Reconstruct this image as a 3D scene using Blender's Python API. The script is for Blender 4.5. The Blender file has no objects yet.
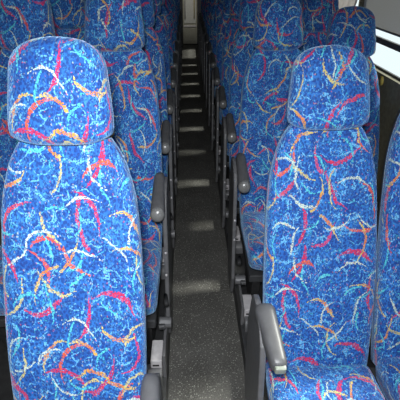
import bpy, bmesh, math, random
from mathutils import Vector, Matrix
random.seed(4)
S = bpy.context.scene
COL = S.collection
PI = math.pi

# ------------------------------------------------------------------ materials
def new_mat(name):
    m = bpy.data.materials.new(name); m.use_nodes = True
    nt = m.node_tree
    return m, nt, nt.nodes['Principled BSDF']

class NB:
    """tiny node builder"""
    def __init__(s, nt): s.nt = nt
    def node(s, t, **kw):
        n = s.nt.nodes.new(t)
        for k, v in kw.items(): setattr(n, k, v)
        return n
    def put(s, sock, v):
        if v is None: return
        if hasattr(v, 'is_linked') or isinstance(v, bpy.types.NodeSocket): s.nt.links.new(v, sock)
        else: sock.default_value = v
    def m(s, op, a, b=None, c=None, clamp=False):
        n = s.node('ShaderNodeMath', operation=op, use_clamp=clamp)
        s.put(n.inputs[0], a); s.put(n.inputs[1], b); s.put(n.inputs[2], c)
        return n.outputs[0]
    def v(s, op, a, b=None):
        n = s.node('ShaderNodeVectorMath', operation=op)
        s.put(n.inputs[0], a); s.put(n.inputs[1], b)
        return n.outputs['Value'] if op in ('LENGTH', 'DISTANCE', 'DOT_PRODUCT') else n.outputs[0]
    def mix(s, f, a, b):
        n = s.node('ShaderNodeMix', data_type='RGBA')
        s.put(n.inputs[0], f); s.put(n.inputs[6], a); s.put(n.inputs[7], b)
        return n.outputs[2]
    def noise(s, vec, scale, detail=2, dims='3D'):
        n = s.node('ShaderNodeTexNoise', noise_dimensions=dims)
        s.put(n.inputs['Vector'], vec); n.inputs['Scale'].default_value = scale; n.inputs['Detail'].default_value = detail
        return n
    def vor(s, vec, scale, feature='F1'):
        n = s.node('ShaderNodeTexVoronoi', voronoi_dimensions='2D', feature=feature)
        s.put(n.inputs['Vector'], vec); n.inputs['Scale'].default_value = scale
        return n
    def smooth(s, x, lo, hi, a=0.0, b=1.0):
        n = s.node('ShaderNodeMapRange', interpolation_type='SMOOTHSTEP')
        s.put(n.inputs[0], x); n.inputs[1].default_value = lo; n.inputs[2].default_value = hi
        n.inputs[3].default_value = a; n.inputs[4].default_value = b
        return n.outputs[0]

def fabric_mat():
    m, nt, P = new_mat('blue_moquette'); b = NB(nt)
    uv = b.node('ShaderNodeUVMap', uv_map='UVMap').outputs[0]
    oi = b.node('ShaderNodeObjectInfo').outputs['Random']
    cx = b.node('ShaderNodeCombineXYZ'); b.put(cx.inputs[0], b.m('MULTIPLY', oi, 7.3)); b.put(cx.inputs[1], b.m('MULTIPLY', oi, 13.7))
    base = b.v('ADD', b.v('MULTIPLY', uv, (1.3, 1, 1)), cx.outputs[0])
    wob = b.noise(base, 12, 2)
    wv = b.v('SCALE', b.v('SUBTRACT', wob.outputs['Color'], (0.5, 0.5, 0.5))); wv.node.inputs[3].default_value = 0.042
    p = b.v('ADD', base, wv)

    def arcs(scale, seed, width, rmin, rmax, cut):
        """one random arc per Voronoi cell -> (mask, random colour, along)"""
        q = b.v('ADD', p, (seed * 1.37, seed * 2.11, 0))
        vo = b.vor(q, scale)
        pos = vo.outputs['Position']; rnd = vo.outputs['Color']
        sx = b.node('ShaderNodeSeparateColor'); b.put(sx.inputs[0], rnd)
        r1, r2, r3 = sx.outputs
        ang = b.m('MULTIPLY', r1, 6.2832)
        rad = b.m('ADD', b.m('MULTIPLY', r2, rmax - rmin), rmin)
        off = b.node('ShaderNodeCombineXYZ')
        b.put(off.inputs[0], b.m('MULTIPLY', b.m('COSINE', ang), rad)); b.put(off.inputs[1], b.m('MULTIPLY', b.m('SINE', ang), rad))
        loc = b.v('SUBTRACT', q, pos)
        c = b.v('SUBTRACT', loc, off.outputs[0])
        d = b.m('ABSOLUTE', b.m('SUBTRACT', b.v('LENGTH', c), rad))
        near = b.v('LENGTH', loc)
        wd = b.m('MULTIPLY', b.smooth(near, cut * 0.3, cut, 1.0, 0.15), width)
        mask = b.m('LESS_THAN', b.m('ADD', d, b.m('MULTIPLY', b.m('SUBTRACT', b.noise(base, 120, 0).outputs[0], .5), .008)), wd)
        mask = b.m('MULTIPLY', mask, b.m('LESS_THAN', near, cut))
        # break the thread into tufts
        br = b.noise(base, 260, 0).outputs[0]
        mask = b.m('MULTIPLY', mask, b.smooth(br, 0.33, 0.45))
        return mask, r3, near
    # ground: blue with darker honeycomb dots and streaks
    hexd = b.vor(base, 95)
    dots = b.smooth(hexd.outputs['Distance'], 0.28, 0.5, 1.0, 0.0)
    big = b.noise(base, 12, 3).outputs[0]
    col = b.mix(b.smooth(big, .35, .68), (0.010, 0.082, 0.35, 1), (0.022, 0.155, 0.50, 1))
    col = b.mix(b.m('MULTIPLY', dots, 0.7), col, (0.008, 0.028, 0.17, 1))
    # pale crackle threads
    def crack(scale, seed, w, lo, hi):
        q = b.v('ADD', p, (seed, seed * .7, 0))
        n2 = b.noise(q, scale, 1.5).outputs[0]
        line = b.m('LESS_THAN', b.m('ABSOLUTE', b.m('SUBTRACT', n2, 0.5)), w)
        gate = b.noise(q, scale * 1.5, 1).outputs[0]
        br = b.noise(base, 230, 0).outputs[0]
        return b.m('MULTIPLY', b.m('MULTIPLY', line, b.m('GREATER_THAN', gate, lo)), b.smooth(br, hi, hi + .1))
    col = b.mix(b.m('MULTIPLY', crack(21, 3.3, .020, .44, .40), .8), col, (0.16, 0.50, 0.80, 1))
    col = b.mix(b.m('MULTIPLY', crack(26, 9.1, .016, .54, .46), .7), col, (0.06, 0.45, 0.52, 1))
    # red arcs, two layers
    k, r, n = arcs(5.6, 1.0, .0068, .07, .15, .088)
    col = b.mix(b.m('MULTIPLY', k, b.m('GREATER_THAN', r, .12)), col, (0.52, 0.022, 0.08, 1))
    k, r, n = arcs(6.2, 5.0, .0058, .05, .12, .080)
    redor = b.mix(b.smooth(r, .3, .8), (0.55, 0.02, 0.10, 1), (0.62, 0.09, 0.03, 1))
    col = b.mix(b.m('MULTIPLY', k, b.m('GREATER_THAN', r, .25)), col, redor)
    # orange / yellow arcs
    k, r, n = arcs(5.8, 11.0, .0052, .05, .13, .085)
    oy = b.mix(b.smooth(n, .0, .06), (0.62, 0.17, 0.02, 1), (0.60, 0.46, 0.10, 1))
    col = b.mix(b.m('MULTIPLY', k, b.m('GREATER_THAN', r, .15)), col, oy)
    k, r, n = arcs(6.6, 31.0, .0042, .05, .12, .075)
    col = b.mix(b.m('MULTIPLY', k, b.m('GREATER_THAN', r, .35)), col, (0.55, 0.46, 0.16, 1))
    # cyan and cream threads
    k, r, n = arcs(8.5, 17.0, .0034, .04, .1, .055)
    col = b.mix(b.m('MULTIPLY', k, b.m('GREATER_THAN', r, .2)), col, (0.08, 0.50, 0.56, 1))
    k, r, n = arcs(7.0, 23.0, .0036, .05, .14, .07)
    col = b.mix(b.m('MULTIPLY', k, b.m('GREATER_THAN', r, .2)), col, (0.52, 0.60, 0.50, 1))
    spv = b.vor(base, 270); sc = b.node('ShaderNodeSeparateColor'); b.put(sc.inputs[0], spv.outputs['Color'])
    patch = b.smooth(b.noise(base, 16, 2).outputs[0], .42, .62)
    col = b.mix(b.m('MULTIPLY', b.m('GREATER_THAN', sc.outputs[0], .70), b.m('MULTIPLY', patch, .26)), col, (.12, .44, .74, 1))
    col = b.mix(b.m('MULTIPLY', b.m('GREATER_THAN', sc.outputs[1], .978), .4), col, (.60, .62, .48, 1))
    col = b.mix(b.m('MULTIPLY', b.m('LESS_THAN', sc.outputs[1], .012), .5), col, (.65, .10, .06, 1))
    col = b.mix(b.m('MULTIPLY', b.m('LESS_THAN', sc.outputs[0], .16), .55), col, (.008, .03, .18, 1))
    b.put(P.inputs['Base Color'], col)
    P.inputs['Roughness'].default_value = .75
    P.inputs['Specular IOR Level'].default_value = .3
    P.inputs['Sheen Weight'].default_value = .6
    P.inputs['Sheen Roughness'].default_value = .4
    P.inputs['Sheen Tint'].default_value = (.45, .70, 1, 1)
    bp = b.node('ShaderNodeBump'); bp.inputs['Strength'].default_value = .5; bp.inputs['Distance'].default_value = .002
    b.put(bp.inputs['Height'], b.m('ADD', dots, b.noise(base, 300, 1).outputs[0]))
    b.put(P.inputs['Normal'], bp.outputs[0])
    return m

def plain(name, c1, c2, rough=.5, metal=0.0, scale=40, bump=.15, spec=.5):
    m, nt, P = new_mat(name); b = NB(nt)
    tc = b.node('ShaderNodeTexCoord').outputs['Object']
    n = b.noise(tc, scale, 3).outputs[0]
    b.put(P.inputs['Base Color'], b.mix(b.smooth(n, .3, .7), c1 + (1,), c2 + (1,)))
    P.inputs['Roughness'].default_value = rough; P.inputs['Metallic'].default_value = metal
    P.inputs['Specular IOR Level'].default_value = spec
    bp = b.node('ShaderNodeBump'); bp.inputs['Strength'].default_value = bump; bp.inputs['Distance'].default_value = .002
    b.put(bp.inputs['Height'], n); b.put(P.inputs['Normal'], bp.outputs[0])
    return m

def floor_mat():
    m, nt, P = new_mat('speckled_vinyl'); b = NB(nt)
    tc = b.node('ShaderNodeTexCoord').outputs['Object']
    vo = b.vor(tc, 125)
    sp = b.node('ShaderNodeSeparateColor'); b.put(sp.inputs[0], vo.outputs['Color'])
    fleck = b.m('MULTIPLY', b.m('LESS_THAN', vo.outputs['Distance'], .33), b.m('GREATER_THAN', sp.outputs[0], .86))
    big = b.noise(tc, 6, 3).outputs[0]; fine = b.noise(tc, 160, 2).outputs[0]
    col = b.mix(b.smooth(big, .3, .7), (.066, .064, .058, 1), (.098, .095, .088, 1))
    col = b.mix(b.smooth(fine, .45, .7), col, (.16, .155, .145, 1))
    col = b.mix(fleck, col, (.30, .30, .27, 1))
    b.put(P.inputs['Base Color'], col)
    P.inputs['Roughness'].default_value = .6
    P.inputs['Specular IOR Level'].default_value = .3
    return m

FAB = fabric_mat()
FLOORM = floor_mat()
DARK = plain('dark_grey_plastic', (.028, .029, .031), (.042, .043, .046), .5)
MIDP = plain('mid_grey_plastic', (.10, .10, .105), (.125, .125, .13), .45)
PAD = plain('grey_armrest_plastic', (.078, .078, .082), (.095, .095, .10), .42)
KNOB = plain('satin_grey_cap', (.19, .19, .19), (.22, .22, .22), .3, .2)
CAPM = plain('pale_armrest_cap', (.20, .23, .19), (.26, .28, .24), .4)
SILV = plain('brushed_silver_metal', (.5, .48, .49), (.58, .56, .57), .4, .1)
BLACK = plain('black_rubber', (.012, .012, .013), (.022, .022, .023), .7)
WALLM = plain('olive_trim_panel', (.11, .10, .065), (.15, .14, .09), .7)
CEILM = plain('ceiling_vinyl', (.12, .12, .115), (.15, .15, .14), .8)
BLINDM = plain('grey_blind_fabric', (.42, .42, .41), (.48, .48, .465), .9, scale=200)
CURT = plain('pinkish_grey_curtain', (.74, .66, .66), (.84, .77, .76), .9)
DOORM = plain('grey_beige_door', (.30, .29, .24), (.36, .35, .30), .6)
DOORG = plain('pale_door_panel', (.50, .50, .48), (.58, .58, .55), .3)
YEL = plain('ochre_yellow_plastic', (.55, .42, .08), (.62, .48, .12), .5)
FRAMEM = plain('black_window_frame', (.03, .03, .03), (.05, .05, .05), .5)

for m_, f_ in ((BLINDM, .09), (CURT, .5)):      # daylight glows through thin cloth
    nt_ = m_.node_tree; b_ = NB(nt_)
    out_ = nt_.nodes['Material Output']; P_ = nt_.nodes['Principled BSDF']
    tr_ = b_.node('ShaderNodeBsdfTranslucent'); tr_.inputs[0].default_value = (.62, .60, .58, 1)
    mx_ = b_.node('ShaderNodeMixShader'); mx_.inputs[0].default_value = f_
    b_.put(mx_.inputs[1], P_.outputs[0]); b_.put(mx_.inputs[2], tr_.outputs[0]); b_.put(out_.inputs[0], mx_.outputs[0])

def glass_mat():
    m = bpy.data.materials.new('clear_window_glass'); m.use_nodes = True
    nt = m.node_tree; nt.nodes.clear(); b = NB(nt)
    out = b.node('ShaderNodeOutputMaterial'); mx = b.node('ShaderNodeMixShader')
    tr = b.node('ShaderNodeBsdfTransparent'); tr.inputs[0].default_value = (.93, .97, .96, 1)
    gl = b.node('ShaderNodeBsdfGlossy'); gl.inputs['Roughness'].default_value = .03
    mx.inputs[0].default_value = .05; b.put(mx.inputs[1], tr.outputs[0]); b.put(mx.inputs[2], gl.outputs[0])
    b.put(out.inputs[0], mx.outputs[0])
    return m
GLASS = glass_mat()

# ------------------------------------------------------------------ mesh helpers
def link(name, bm, mat, parent=None, smooth=True, bevel=0.0):
    me = bpy.data.meshes.new(name)
    bmesh.ops.recalc_face_normals(bm, faces=bm.faces)
    bm.to_mesh(me); bm.free()
    for p in me.polygons: p.use_smooth = smooth
    me.materials.append(mat)
    o = bpy.data.objects.new(name, me); COL.objects.link(o)
    if parent: o.parent = parent
    if bevel:
        md = o.modifiers.new('Bevel', 'BEVEL'); md.width = bevel; md.segments = 2; md.limit_method = 'ANGLE'
    return o

def box(bm, x0, x1, y0, y1, z0, z1):
    vs = [bm.verts.new((x, y, z)) for x in (x0, x1) for y in (y0, y1) for z in (z0, z1)]
    for f in ((0,1,3,2), (4,6,7,5), (0,4,5,1), (2,3,7,6), (0,2,6,4), (1,5,7,3)):
        bm.faces.new([vs[i] for i in f])

def prism_yz(bm, pts, x0, x1):
    a = [bm.verts.new((x0, y, z)) for y, z in pts]; c = [bm.verts.new((x1, y, z)) for y, z in pts]
    bm.faces.new(a); bm.faces.new(c[::-1])
    for i in range(len(pts)):
        j = (i + 1) % len(pts); bm.faces.new((a[i], a[j], c[j], c[i]))

def cyl(bm, p0, p1, r0, r1=None, n=20):
    r1 = r0 if r1 is None else r1
    p0 = Vector(p0); p1 = Vector(p1); d = (p1 - p0).normalized()
    u = d.orthogonal().normalized(); w = d.cross(u)
    A = [bm.verts.new(p0 + (u*math.cos(2*PI*i/n) + w*math.sin(2*PI*i/n))*r0) for i in range(n)]
    B = [bm.verts.new(p1 + (u*math.cos(2*PI*i/n) + w*math.sin(2*PI*i/n))*r1) for i in range(n)]
    bm.faces.new(A[::-1]); bm.faces.new(B)
    for i in range(n):
        j = (i+1) % n; bm.faces.new((A[i], A[j], B[j], B[i]))

def sgp(v, p): return math.copysign(abs(v)**p, v)

def loft(name, O, A, N, rings, mat, parent, ex=3.2, n=44, fshape=None, uvo=(0, 0)):
    """superellipse sections: ring = (s, half width, half depth, depth offset); axis A, front normal N, lateral X"""
    bm = bmesh.new(); uvl = bm.loops.layers.uv.new('UVMap')
    X = Vector((1, 0, 0)); O = Vector(O); A = Vector(A); N = Vector(N)
    R = []; U = {}
    for s, w, d, off in rings:
        row = []; 
        for i in range(n):
            t = 2*PI*i/n
            cx = sgp(math.cos(t), 2/ex)*w; cy = sgp(math.sin(t), 2/ex)*d
            if fshape and cy > 0: cy += fshape(cx, w, s)*(cy/max(d, 1e-5))
            v = bm.verts.new(O + A*s + X*cx + N*(cy + off))
            row.append(v)
            # uv runs across the front, wraps to the sides
            U[v] = (cx + (0 if cy > 0 else .9) + (-.0 if cy > 0 else 0) + uvo[0] + math.copysign(max(0, d*0.9 - abs(cy))*.8, cx)*(1 if cy > 0 else 0), s + uvo[1])
        R.append(row)
    for a, c in zip(R, R[1:]):
        for i in range(n):
            j = (i+1) % n; bm.faces.new((a[i], a[j], c[j], c[i]))
    for row in (R[0], R[-1]):
        cen = sum((v.co for v in row), Vector())/n
        cv = bm.verts.new(cen); U[cv] = (uvo[0], U[row[0]][1])
        for i in range(n): bm.faces.new((row[i], row[(i+1) % n], cv))
    for f in bm.faces:
        for l in f.loops: l[uvl].uv = U[l.vert]
    o = link(name, bm, mat, parent)
    return o

def frange(a, b, n): return [a + (b-a)*i/(n-1) for i in range(n)]

def tag(o, label=None, cat=None, group=None, kind=None):
    if label: o['label'] = label
    if cat: o['category'] = cat
    if group: o['group'] = group
    if kind: o['kind'] = kind
    return o

# ------------------------------------------------------------------ seat
B0 = (0, 0, .33)
LEAN = math.radians(16.8)
AX = (0, math.sin(LEAN), math.cos(LEAN)); NF = (0, -math.cos(LEAN), math.sin(LEAN))

def make_seat(side):
    """side +1: aisle side is +x; -1: aisle side is -x; 0: by the window. Origin on the platform under the back crease."""
    root = bpy.data.objects.new('coach_seat', None); COL.objects.link(root)
    # backrest
    rings = []
    for s in [-.05, -.045, -.03, 0] + frange(.05, .64, 12) + frange(.66, .885, 16):
        if s > .61:
            q = (s-.61)/.28; k = max(0, 1 - q**2.5)**.45
        elif s < 0:
            k = max(.2, 1 - ((-s)/.052)**3)
        else: k = 1
        w = .166 + .016*math.sin(PI*min(1, max(0, (s+.1)/.85)))
        dep = .056 - .012*max(0, s-.3)
        rings.append((s, max(.01, w*(.08+.92*k)), max(.006, dep*(k**.5 if k > .3 else k*1.8)), .006*math.sin(PI*2*s) ))
    def fs(x, w, s):
        e = abs(x)/max(w, .01)
        return .020*max(0, e-.45)**1.5 - .008*(1-e*e)*(1 if .3 < s < .8 else .4)
    loft('backrest', B0, AX, NF, rings, FAB, root, 3.6, 56, fs)
    # moulded shell on the rear of the back
    sh = [(s, w*.94, .03, -.045) for s, w, d, o in rings[2:-3]]
    loft('back_shell', B0, AX, NF, sh, DARK, root, 4, 32)
    # headrest
    hr = []
    a0, a1 = .833, 1.082
    for t in [0, .015, .05, .1] + frange(.16, .72, 7) + [.77, .82, .87, .91, .94, .965, .985, .995, 1]:
        if t < .16: k = (1 - ((.16-t)/.16)**3*.5)
        elif t > .72: k = max(.0, 1-((t-.72)/.283)**2.4)**.4
        else: k = 1
        w = (.1225 - .026*max(0, t-.3))*k
        dk = (1 - ((.12-t)/.12)**3*.6) if t < .12 else (max(0, 1-((t-.6)/.405)**3)**.42 if t > .6 else 1)
        hr.append((a0+(a1-a0)*t, max(.012, w), max(.008, .056*dk), .030))
    loft('headrest', B0, AX, NF, hr, FAB, root, 3.0, 48, lambda x, w, s: .006*(1-(x/max(w, .01))**2), (.37, .21))
    # cushion (lofted front to back)
    cr = []
    for t in [0, .01, .03, .07, .13] + frange(.2, .9, 9) + [.95, .98, 1]:
        k = (1-((.13-t)/.13)**2.5*.65) if t < .13 else (1 - ((t-.86)/.14)**2*.65 if t > .86 else 1)
        cr.append((t*.47, .176*(.86+.14*k), .065*k, .0 + .014*(1-t)))
    loft('cushion', (0, -.465, .352), (0, 1, -.04), (0, .04, 1), cr, FAB, root, 4.0, 48,
         lambda x, w, s: .022*max(0, abs(x)/w-.5)-.006, (.11, .53))
    # base: tray under the cushion and pedestal
    bm = bmesh.new(); box(bm, -.165, .165, -.40, .05, .215, .255); link('seat_frame', bm, DARK, root, False, .006)
    bm = bmesh.new()
    prism_yz(bm, [(-.30, 0), (-.08, 0), (-.05, .215), (-.36, .215)], -.14, -.10)
    link('leg', bm, BLACK, root, False, .004)
    bm = bmesh.new()
    prism_yz(bm, [(-.30, 0), (-.08, 0), (-.05, .215), (-.36, .215)], .10, .14)
    link('leg', bm, BLACK, root, False, .004)
    if side:
        g = side
        def X(a, c): return (min(g*a, g*c), max(g*a, g*c))
        e = .022 if g == -1 else .002
        x0, x1 = X(.192+e, .210+e)
        bm = bmesh.new()
        pts = [(-.20, 0), (-.05, 0), (.035, .25), (.055, .52)]
        for i in range(0, 9):   # rounded top
            t = PI*i/8; pts.append((-.085 + .10*math.cos(t), .62 + .07*math.sin(t) + .02*math.cos(t)))
        pts += [(-.215, .30), (-.245, .12)]
        prism_yz(bm, pts, x0, x1)
        pn = link('side_panel', bm, MIDP, root, False, .005)
        for (y, z) in ((-.207, .34), (-.195, .44)):
            bm = bmesh.new(); cyl(bm, (g*(.201+e), y-.012, z), (g*(.201+e), y-.022, z), .005)
            link('screw', bm, SILV, pn)
        # armrest pad hangs on the seat side of the panel
        ar = []
        for t in [0, .02, .06, .12, .2, .35, .5, .65, .8, .9, .96, 1]:
            k = min(1, math.sqrt(max(0.03, 1-((.12-t)/.12)**2))) if t < .12 else (math.sqrt(max(.05, 1-((t-.9)/.1)**2)) if t > .9 else 1)
            ar.append((t*.235, (.0290-.006*t)*k, (.028+.004*t)*k, 0))
        loft('armrest', (g*(.178+e*.5), -.245, .625), (0, .96, .28), (0, -.28, .96), ar, PAD, root, 2.6, 28)
        if g == 1 or True:
            bm = bmesh.new()
            bmesh.ops.create_uvsphere(bm, u_segments=20, v_segments=12, radius=.0285, matrix=Matrix.Translation((g*(.178+e*.5), -.236, .627)) @ Matrix.Diagonal((1.0, .75, 1.05, 1)))
            link('armrest_cap', bm, KNOB, root, True)
        # recline lever and pivot under the cushion edge
        bm = bmesh.new(); cyl(bm, (g*.17, -.31, .165), (g*.222, -.31, .165), .024, .022)
        link('recline_knob', bm, MIDP, root, False, .003)
        bm = bmesh.new(); cyl(bm, (g*.17, -.34, .17), (g*.196, -.34, .17), .012)
        link('pivot_bolt', bm, DARK, root, False, .002)
        bm = bmesh.new(); cyl(bm, (g*.196, -.24, .25), (g*.206, -.33, .275), .008, .010)
        link('recline_lever', bm, BLACK, root)
        # silver mounting box with slots
        x0, x1 = X(.140, .186)
        bm = bmesh.new(); box(bm, x0, x1, -.455, -.34, .01, .10)
        mb = link('mounting_box', bm, SILV, root, False, .004)
        for q in range(3):
            bm = bmesh.new(); box(bm, x0+.008, x1-.012, -.4575, -.4545, .025+q*.024, .032+q*.024)
            link('slot', bm, BLACK, mb, False)
        x0, x1 = X(.188, .200)
        bm = bmesh.new(); box(bm, x0, x1, -.45, -.20, 0, .12); link('mounting_plate', bm, MIDP, root, False, .003)
        bm = bmesh.new()
        prism_yz(bm, [(-.50, 0)] + [(-.46+.04*math.cos(PI-PI/2*i/5), .03+.035*math.sin(PI/2*i/5)) for i in range(6)] + [(-.43, .06), (-.43, 0)], *X(.125, .185))
        link('foot_cover', bm, MIDP, root, False, .005)
    return root

def clone(root):
    r = root.copy(); COL.objects.link(r)
    for ch in list(root.children):
        c = ch.copy(); COL.objects.link(c); c.parent = r
        for g in list(ch.children):
            d = g.copy(); COL.objects.link(d); d.parent = c
    return r

PLAT = {-1: .135, 1: .085}          # platform heights left / right
SX = {-1: -.37, 1: .375}
rowsL = [.775, 1.745] + [2.44 + .69*i for i in range(10)]
rowsR = [1.085, 2.085] + [2.74 + .69*i for i in range(10)]
ORD = ['first', 'second', 'third', 'fourth', 'fifth', 'sixth', 'seventh', 'eighth', 'ninth', 'tenth', 'eleventh', 'twelfth']
proto = {}
for sd, rows, word in ((-1, rowsL, 'left'), (1, rowsR, 'right')):
    for i, d in enumerate(rows):
        for place in ('aisle', 'window'):
            if sd == -1 and i == 0 and place == 'window': continue     # wholly outside the frame
            key = -sd if place == 'aisle' else 0
            if key not in proto: proto[key] = make_seat(key); o = proto[key]
            else: o = clone(proto[key])
            xo = 0 if place == 'aisle' else .375
            o.location = (SX[sd] + sd*xo, d + (.02 if place == 'window' and i == 1 else 0), PLAT[sd])
            o.rotation_euler = (0, 0, math.radians(random.uniform(-.5, .5)))
            o.scale.z = 1.038 if sd == -1 else 1.03
            if i == 0 and sd == -1: o.location.x -= .003; o.location.y += .045; o.scale.z = .988
            if i == 0 and sd == 1: o.location.x -= .022; o.scale.z = .978 if place == 'aisle' else 1.06; o.location.x -= 0 if place == 'aisle' else .004
            if i == 1 and sd == 1 and place == 'window': o.scale.z = .992
            base = 'blue coach seat with red and orange squiggles'
            if i == 0 and place == 'aisle':
                lab = ('large bright blue squiggle-patterned coach seat nearest the viewer, left of the aisle' if sd == -1 else
                       'blue squiggle-patterned coach seat with grey armrest and visible cushion, front right of the aisle')
            else:
                lab = '%s blue patterned coach seat back, %s the %s of the aisle' % (ORD[i],
                       'beside the aisle on' if place == 'aisle' else 'against the windows on', word)
            tag(o, lab, 'seat', 'blue patterned coach seats in rows')
            if sd == 1 and i == 0 and place == 'aisle':
                front_right = o
            if sd == -1 and i == 0: front_left = o

for ch in front_left.children:
    if ch.name.startswith('armrest'): ch.location = (.024, 0, -.09)
    if ch.name.startswith('side_panel'): ch.location = (.010, 0, -.09)

# the front right seat has its armrest swung down towards the seat, with a pale end
for ch in list(front_right.children):
    if ch.name.startswith('armrest'):
        bpy.data.objects.remove(ch)
g = -1
ar = []
A0 = (-.208, -.055, .672); Avec = Vector((.014, -.185, -.035)); L = Avec.length; Avec.normalize()
Nv = Vector((0, -Avec.z, Avec.y)).normalized() * -1
for t in [0, .02, .06, .12, .2, .35, .5, .65, .8, .9, .96, 1]:
    k = math.sqrt(max(0.03, 1-((.12-t)/.12)**2)) if t < .12 else (math.sqrt(max(.25, 1-((t-.93)/.08)**2)) if t > .93 else 1)
    ar.append((t*L*1.1, (.032-.010*t)*k, (.036-.012*t)*k, 0))
arm = loft('armrest', A0, Avec, Nv, ar, PAD, front_right, 3.0, 32)
bm = bmesh.new()
pe = Vector(A0) + Avec*L*1.06
box(bm, -.014, .017, -.016, .016, -.012, .014)
bmesh.ops.transform(bm, matrix=Matrix.Translation(pe) @ Matrix.Rotation(math.radians(10), 4, 'X'), verts=bm.verts)
cp = link('armrest_cap', bm, CAPM, front_right, False, .006); cp['label'] = 'pale grey-green armrest end'

# ------------------------------------------------------------------ bus body
def struct(name, bm, m, parent=None, smooth=False, bevel=0):
    o = link(name, bm, m, parent, smooth, bevel)
    if not parent: o['kind'] = 'structure'
    return o
Y0, Y1 = -1.2, 10.6
XW = 1.0
bm = bmesh.new(); box(bm, -.22, .22, Y0, Y1, -.04, 0); struct('floor', bm, FLOORM)
n = 0
for sd, nm in ((-1, 'left'), (1, 'right')):
    h = PLAT[sd]; e = .178
    n += 1; bm = bmesh.new(); box(bm, *sorted((sd*e, sd*XW)), Y0, Y1, -.04, h); struct('trim_%d' % n, bm, BLACK, bevel=.006)
    n += 1; bm = bmesh.new(); box(bm, *sorted((sd*(e-.006), sd*e)), Y0, Y1, 0, h+.004); box(bm, *sorted((sd*(e-.006), sd*(e+.018))), Y0, Y1, h+.0005, h+.006); struct('trim_%d' % n, bm, DARK)
bm = bmesh.new(); box(bm, -XW-.06, XW+.06, Y0, Y1, 2.05, 2.1); struct('ceiling', bm, CEILM)
SILL, TOP = 1.10, 1.90
posts = [(-1.2, .70), (1.87, 1.97) , (2.88, 3.02), (4.45, 4.6), (6.05, 6.2), (7.65, 7.8), (9.25, 9.4), (10.4, 10.6)]  # first post widened across unseen front windows to block daylight
wn = 0
for sd, nm in ((-1, 'left'), (1, 'right')):
    xi, xo = sd*XW, sd*(XW+.06)
    bm = bmesh.new()
    x0, x1 = sorted((xi, xo))
    box(bm, x0, x1, Y0, Y1, -.04, SILL); box(bm, x0, x1, Y0, Y1, TOP, 2.1)
    for a, c in posts: box(bm, x0, x1, a, c, SILL, TOP)
    box(bm, x0, x1, 3.8, Y1, 1.40, TOP)  # wall fill added over the rear window tops to cut sky light
    struct('wall_' + nm, bm, WALLM)
    for (a, c), (a2, c2) in zip(posts, posts[1:]):
        wn += 1
        bm = bmesh.new(); xm = sd*(XW+.035)
        box(bm, xm-.006, xm+.006, c, a2, SILL, SILL+.012); box(bm, xm-.006, xm+.006, c, a2, TOP-.02, TOP)
        box(bm, xm-.008, xm+.008, c, a2, 1.232, 1.264)
        box(bm, xm-.006, xm+.006, c, c+.02, SILL, TOP); box(bm, xm-.006, xm+.006, a2-.02, a2, SILL, TOP)
        w = struct('window_%d' % wn, bm, FRAMEM)
        bm = bmesh.new(); bm.faces.new([bm.verts.new((xm+sd*.002, y, z)) for y, z in ((c, SILL), (a2, SILL), (a2, TOP), (c, TOP))]); link('pane', bm, GLASS, w, False)
bm = bmesh.new(); box(bm, -XW, XW, Y0-.06, Y0, 0, 2.05); struct('wall_front_blocker', bm, WALLM)  # added behind the camera to shut out daylight from the windshield opening
# rear bulkhead
bm = bmesh.new(); box(bm, -XW, XW, Y1-.1, Y1, 0, 2.05); struct('wall_back', bm, plain('dark_blue_grey_bulkhead', (.02, .022, .03), (.03, .032, .04), .8))
# door in the rear bulkhead
bm = bmesh.new(); box(bm, -.155, .155, Y1-.14, Y1-.1, .02, 2.03)
dr = struct('door_1', bm, DOORM, bevel=.006)
bm = bmesh.new(); box(bm, -.125, .125, Y1-.150, Y1-.138, .45, 1.95); pn = link('door_panel', bm, DOORG, dr, False, .005); pn['label'] = 'pale upper door panel'
bm = bmesh.new(); box(bm, -.12, .12, Y1-.148, Y1-.139, .07, .34); link('door_panel', bm, DOORM, dr, False, .005)
bm = bmesh.new(); box(bm, -.14, .14, Y1-.155, Y1-.14, .37, .41); link('door_rail', bm, SILV, dr, False, .004)
for x in (-.105, .09):
    bm = bmesh.new(); cyl(bm, (x, Y1-.175, .55), (x, Y1-.175, 1.95), .010); cyl(bm, (x, Y1-.175, .58), (x, Y1-.15, .58), .008); cyl(bm, (x, Y1-.175, 1.9), (x, Y1-.15, 1.9), .008)
    link('door_handle', bm, YEL if x > 0 else SILV, dr)

# blind over the top of the second right window
LB = [(.65, 1.92), (1.92, 2.95), (2.95, 4.52), (4.52, 6.12), (6.12, 7.72), (7.72, 9.32)]  # left blinds, added to keep daylight off the seats
for q, (a, c) in enumerate(LB):
    b2 = bpy.data.objects.new('window_blind', None); COL.objects.link(b2); b2.location = (-XW+.015, a, 1.93)
    tag(b2, 'closed grey blind added to block daylight from the left-hand windows', 'blind', 'added daylight-blocking grey blinds on the left windows')
    bm = bmesh.new(); box(bm, -.003, .003, .01, c-a-.01, -.86, 0); link('blind_fabric', bm, BLINDM, b2, False)
    bm = bmesh.new(); box(bm, -.006, .006, .01, c-a-.01, -.875, -.858); link('hem_bar', bm, MIDP, b2, False, .003)
bl = bpy.data.objects.new('roller_blind', None); COL.objects.link(bl); bl.location = (XW-.02, 2.4, 1.9)
tag(bl, 'grey roller blind pulled down over the top of the right-hand window', 'blind')
bm = bmesh.new(); 
NY = 24
for i in range(NY):
    pass
bm.faces.new([bm.verts.new(p) for p in ((0, -.55, -.575), (0, .47, -.575), (0, .47, 0), (0, -.55, 0))]); link('blind_fabric', bm, BLINDM, bl, False)
bm = bmesh.new(); box(bm, -.007, .007, -.55, .47, -.583, -.573); link('hem_bar', bm, MIDP, bl, False, .003)
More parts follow.
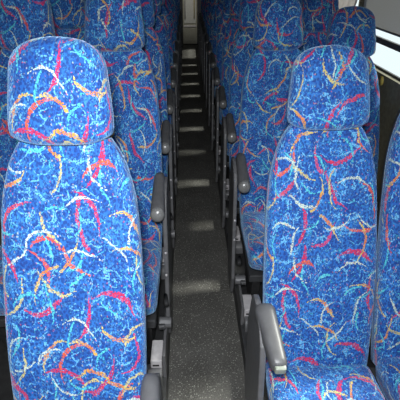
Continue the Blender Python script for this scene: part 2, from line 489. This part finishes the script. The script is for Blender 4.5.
bm = bmesh.new(); cyl(bm, (0, -.55, .01), (0, .47, .01), .018); link('roller_tube', bm, MIDP, bl)

# bunched curtains at the pillars
def curtain(name, sd, y0, y1, lab):
    bm = bmesh.new(); k = 60; rows = []
    for z in frange(1.16, 1.92, 10):
        r = []
        pinch = 1 - .35*math.exp(-((z-1.3)/.12)**2)
        for i in range(k+1):
            t = i/k; y = (y0+y1)/2 + (t-.5)*(y1-y0)*pinch
            x = sd*(XW-.035 + .016*math.sin(t*PI*2*7))
            r.append(bm.verts.new((x, y, z)))
        rows.append(r)
    for a, c in zip(rows, rows[1:]):
        for i in range(k): bm.faces.new((a[i], a[i+1], c[i+1], c[i]))
    o = link(name, bm, CURT)
    md = o.modifiers.new('Solid', 'SOLIDIFY'); md.thickness = .003
    tag(o, lab, 'curtain')
    return o
curtain('window_curtain', 1, 2.93, 3.75, 'pinkish grey gathered curtain behind the second window-side headrest on the right')

# yellow round plate under the window
bm = bmesh.new(); cyl(bm, (XW+.004, 2.47, 1.066), (XW-.006, 2.47, 1.066), .025)
o = link('round_plate', bm, YEL); tag(o, 'small round yellow plate on the wall trim below the right window', 'sign')

# ------------------------------------------------------------------ world, lights
W = bpy.data.worlds.new('World'); S.world = W; W.use_nodes = True
bg = W.node_tree.nodes['Background']; bg.inputs[0].default_value = (.86, .95, 1, 1); bg.inputs[1].default_value = 1.15

def lamp(name, kind, loc, energy, color=(1, 1, 1), **kw):
    l = bpy.data.lights.new(name, kind); l.energy = energy; l.color = color
    for k, v in kw.items(): setattr(l, k, v)
    o = bpy.data.objects.new(name, l); COL.objects.link(o); o.location = loc
    return o
sun = lamp('sun', 'SUN', (3, 3, 4), 7.5, (1, .97, .88), angle=math.radians(7))
sd_ = Vector((-1.0, -.50, -1.22)); sun.rotation_euler = sd_.to_track_quat('-Z', 'Y').to_euler()
fl = lamp('flash', 'SPOT', (-.09, -.02, 1.75), 165, (.94, .97, 1), shadow_soft_size=.04, spot_size=math.radians(96), spot_blend=1)
fl.rotation_euler = (Vector((-.06, .9, -.70))).to_track_quat('-Z', 'Y').to_euler()

rl = lamp('door_fill_spot', 'SPOT', (0, Y1-1.6, 2.0), 42, (1, .96, .85), shadow_soft_size=.05, spot_size=math.radians(50), spot_blend=.6)  # added fill light on the rear door, in place of window light
rl.rotation_euler = Vector((0, 1.5, -.9)).to_track_quat('-Z', 'Y').to_euler()

# ------------------------------------------------------------------ camera
cam = bpy.data.cameras.new('camera'); cam.sensor_width = 36; cam.lens = 40.5; cam.clip_start = .02
co = bpy.data.objects.new('camera', cam); COL.objects.link(co)
co.location = (-.07, 0, 1.65)
co.rotation_euler = (math.radians(90-28), 0, math.radians(-1.57))
S.camera = co
S.view_settings.view_transform = 'Standard'
S.view_settings.look = 'None'
S.cycles.max_bounces = 6
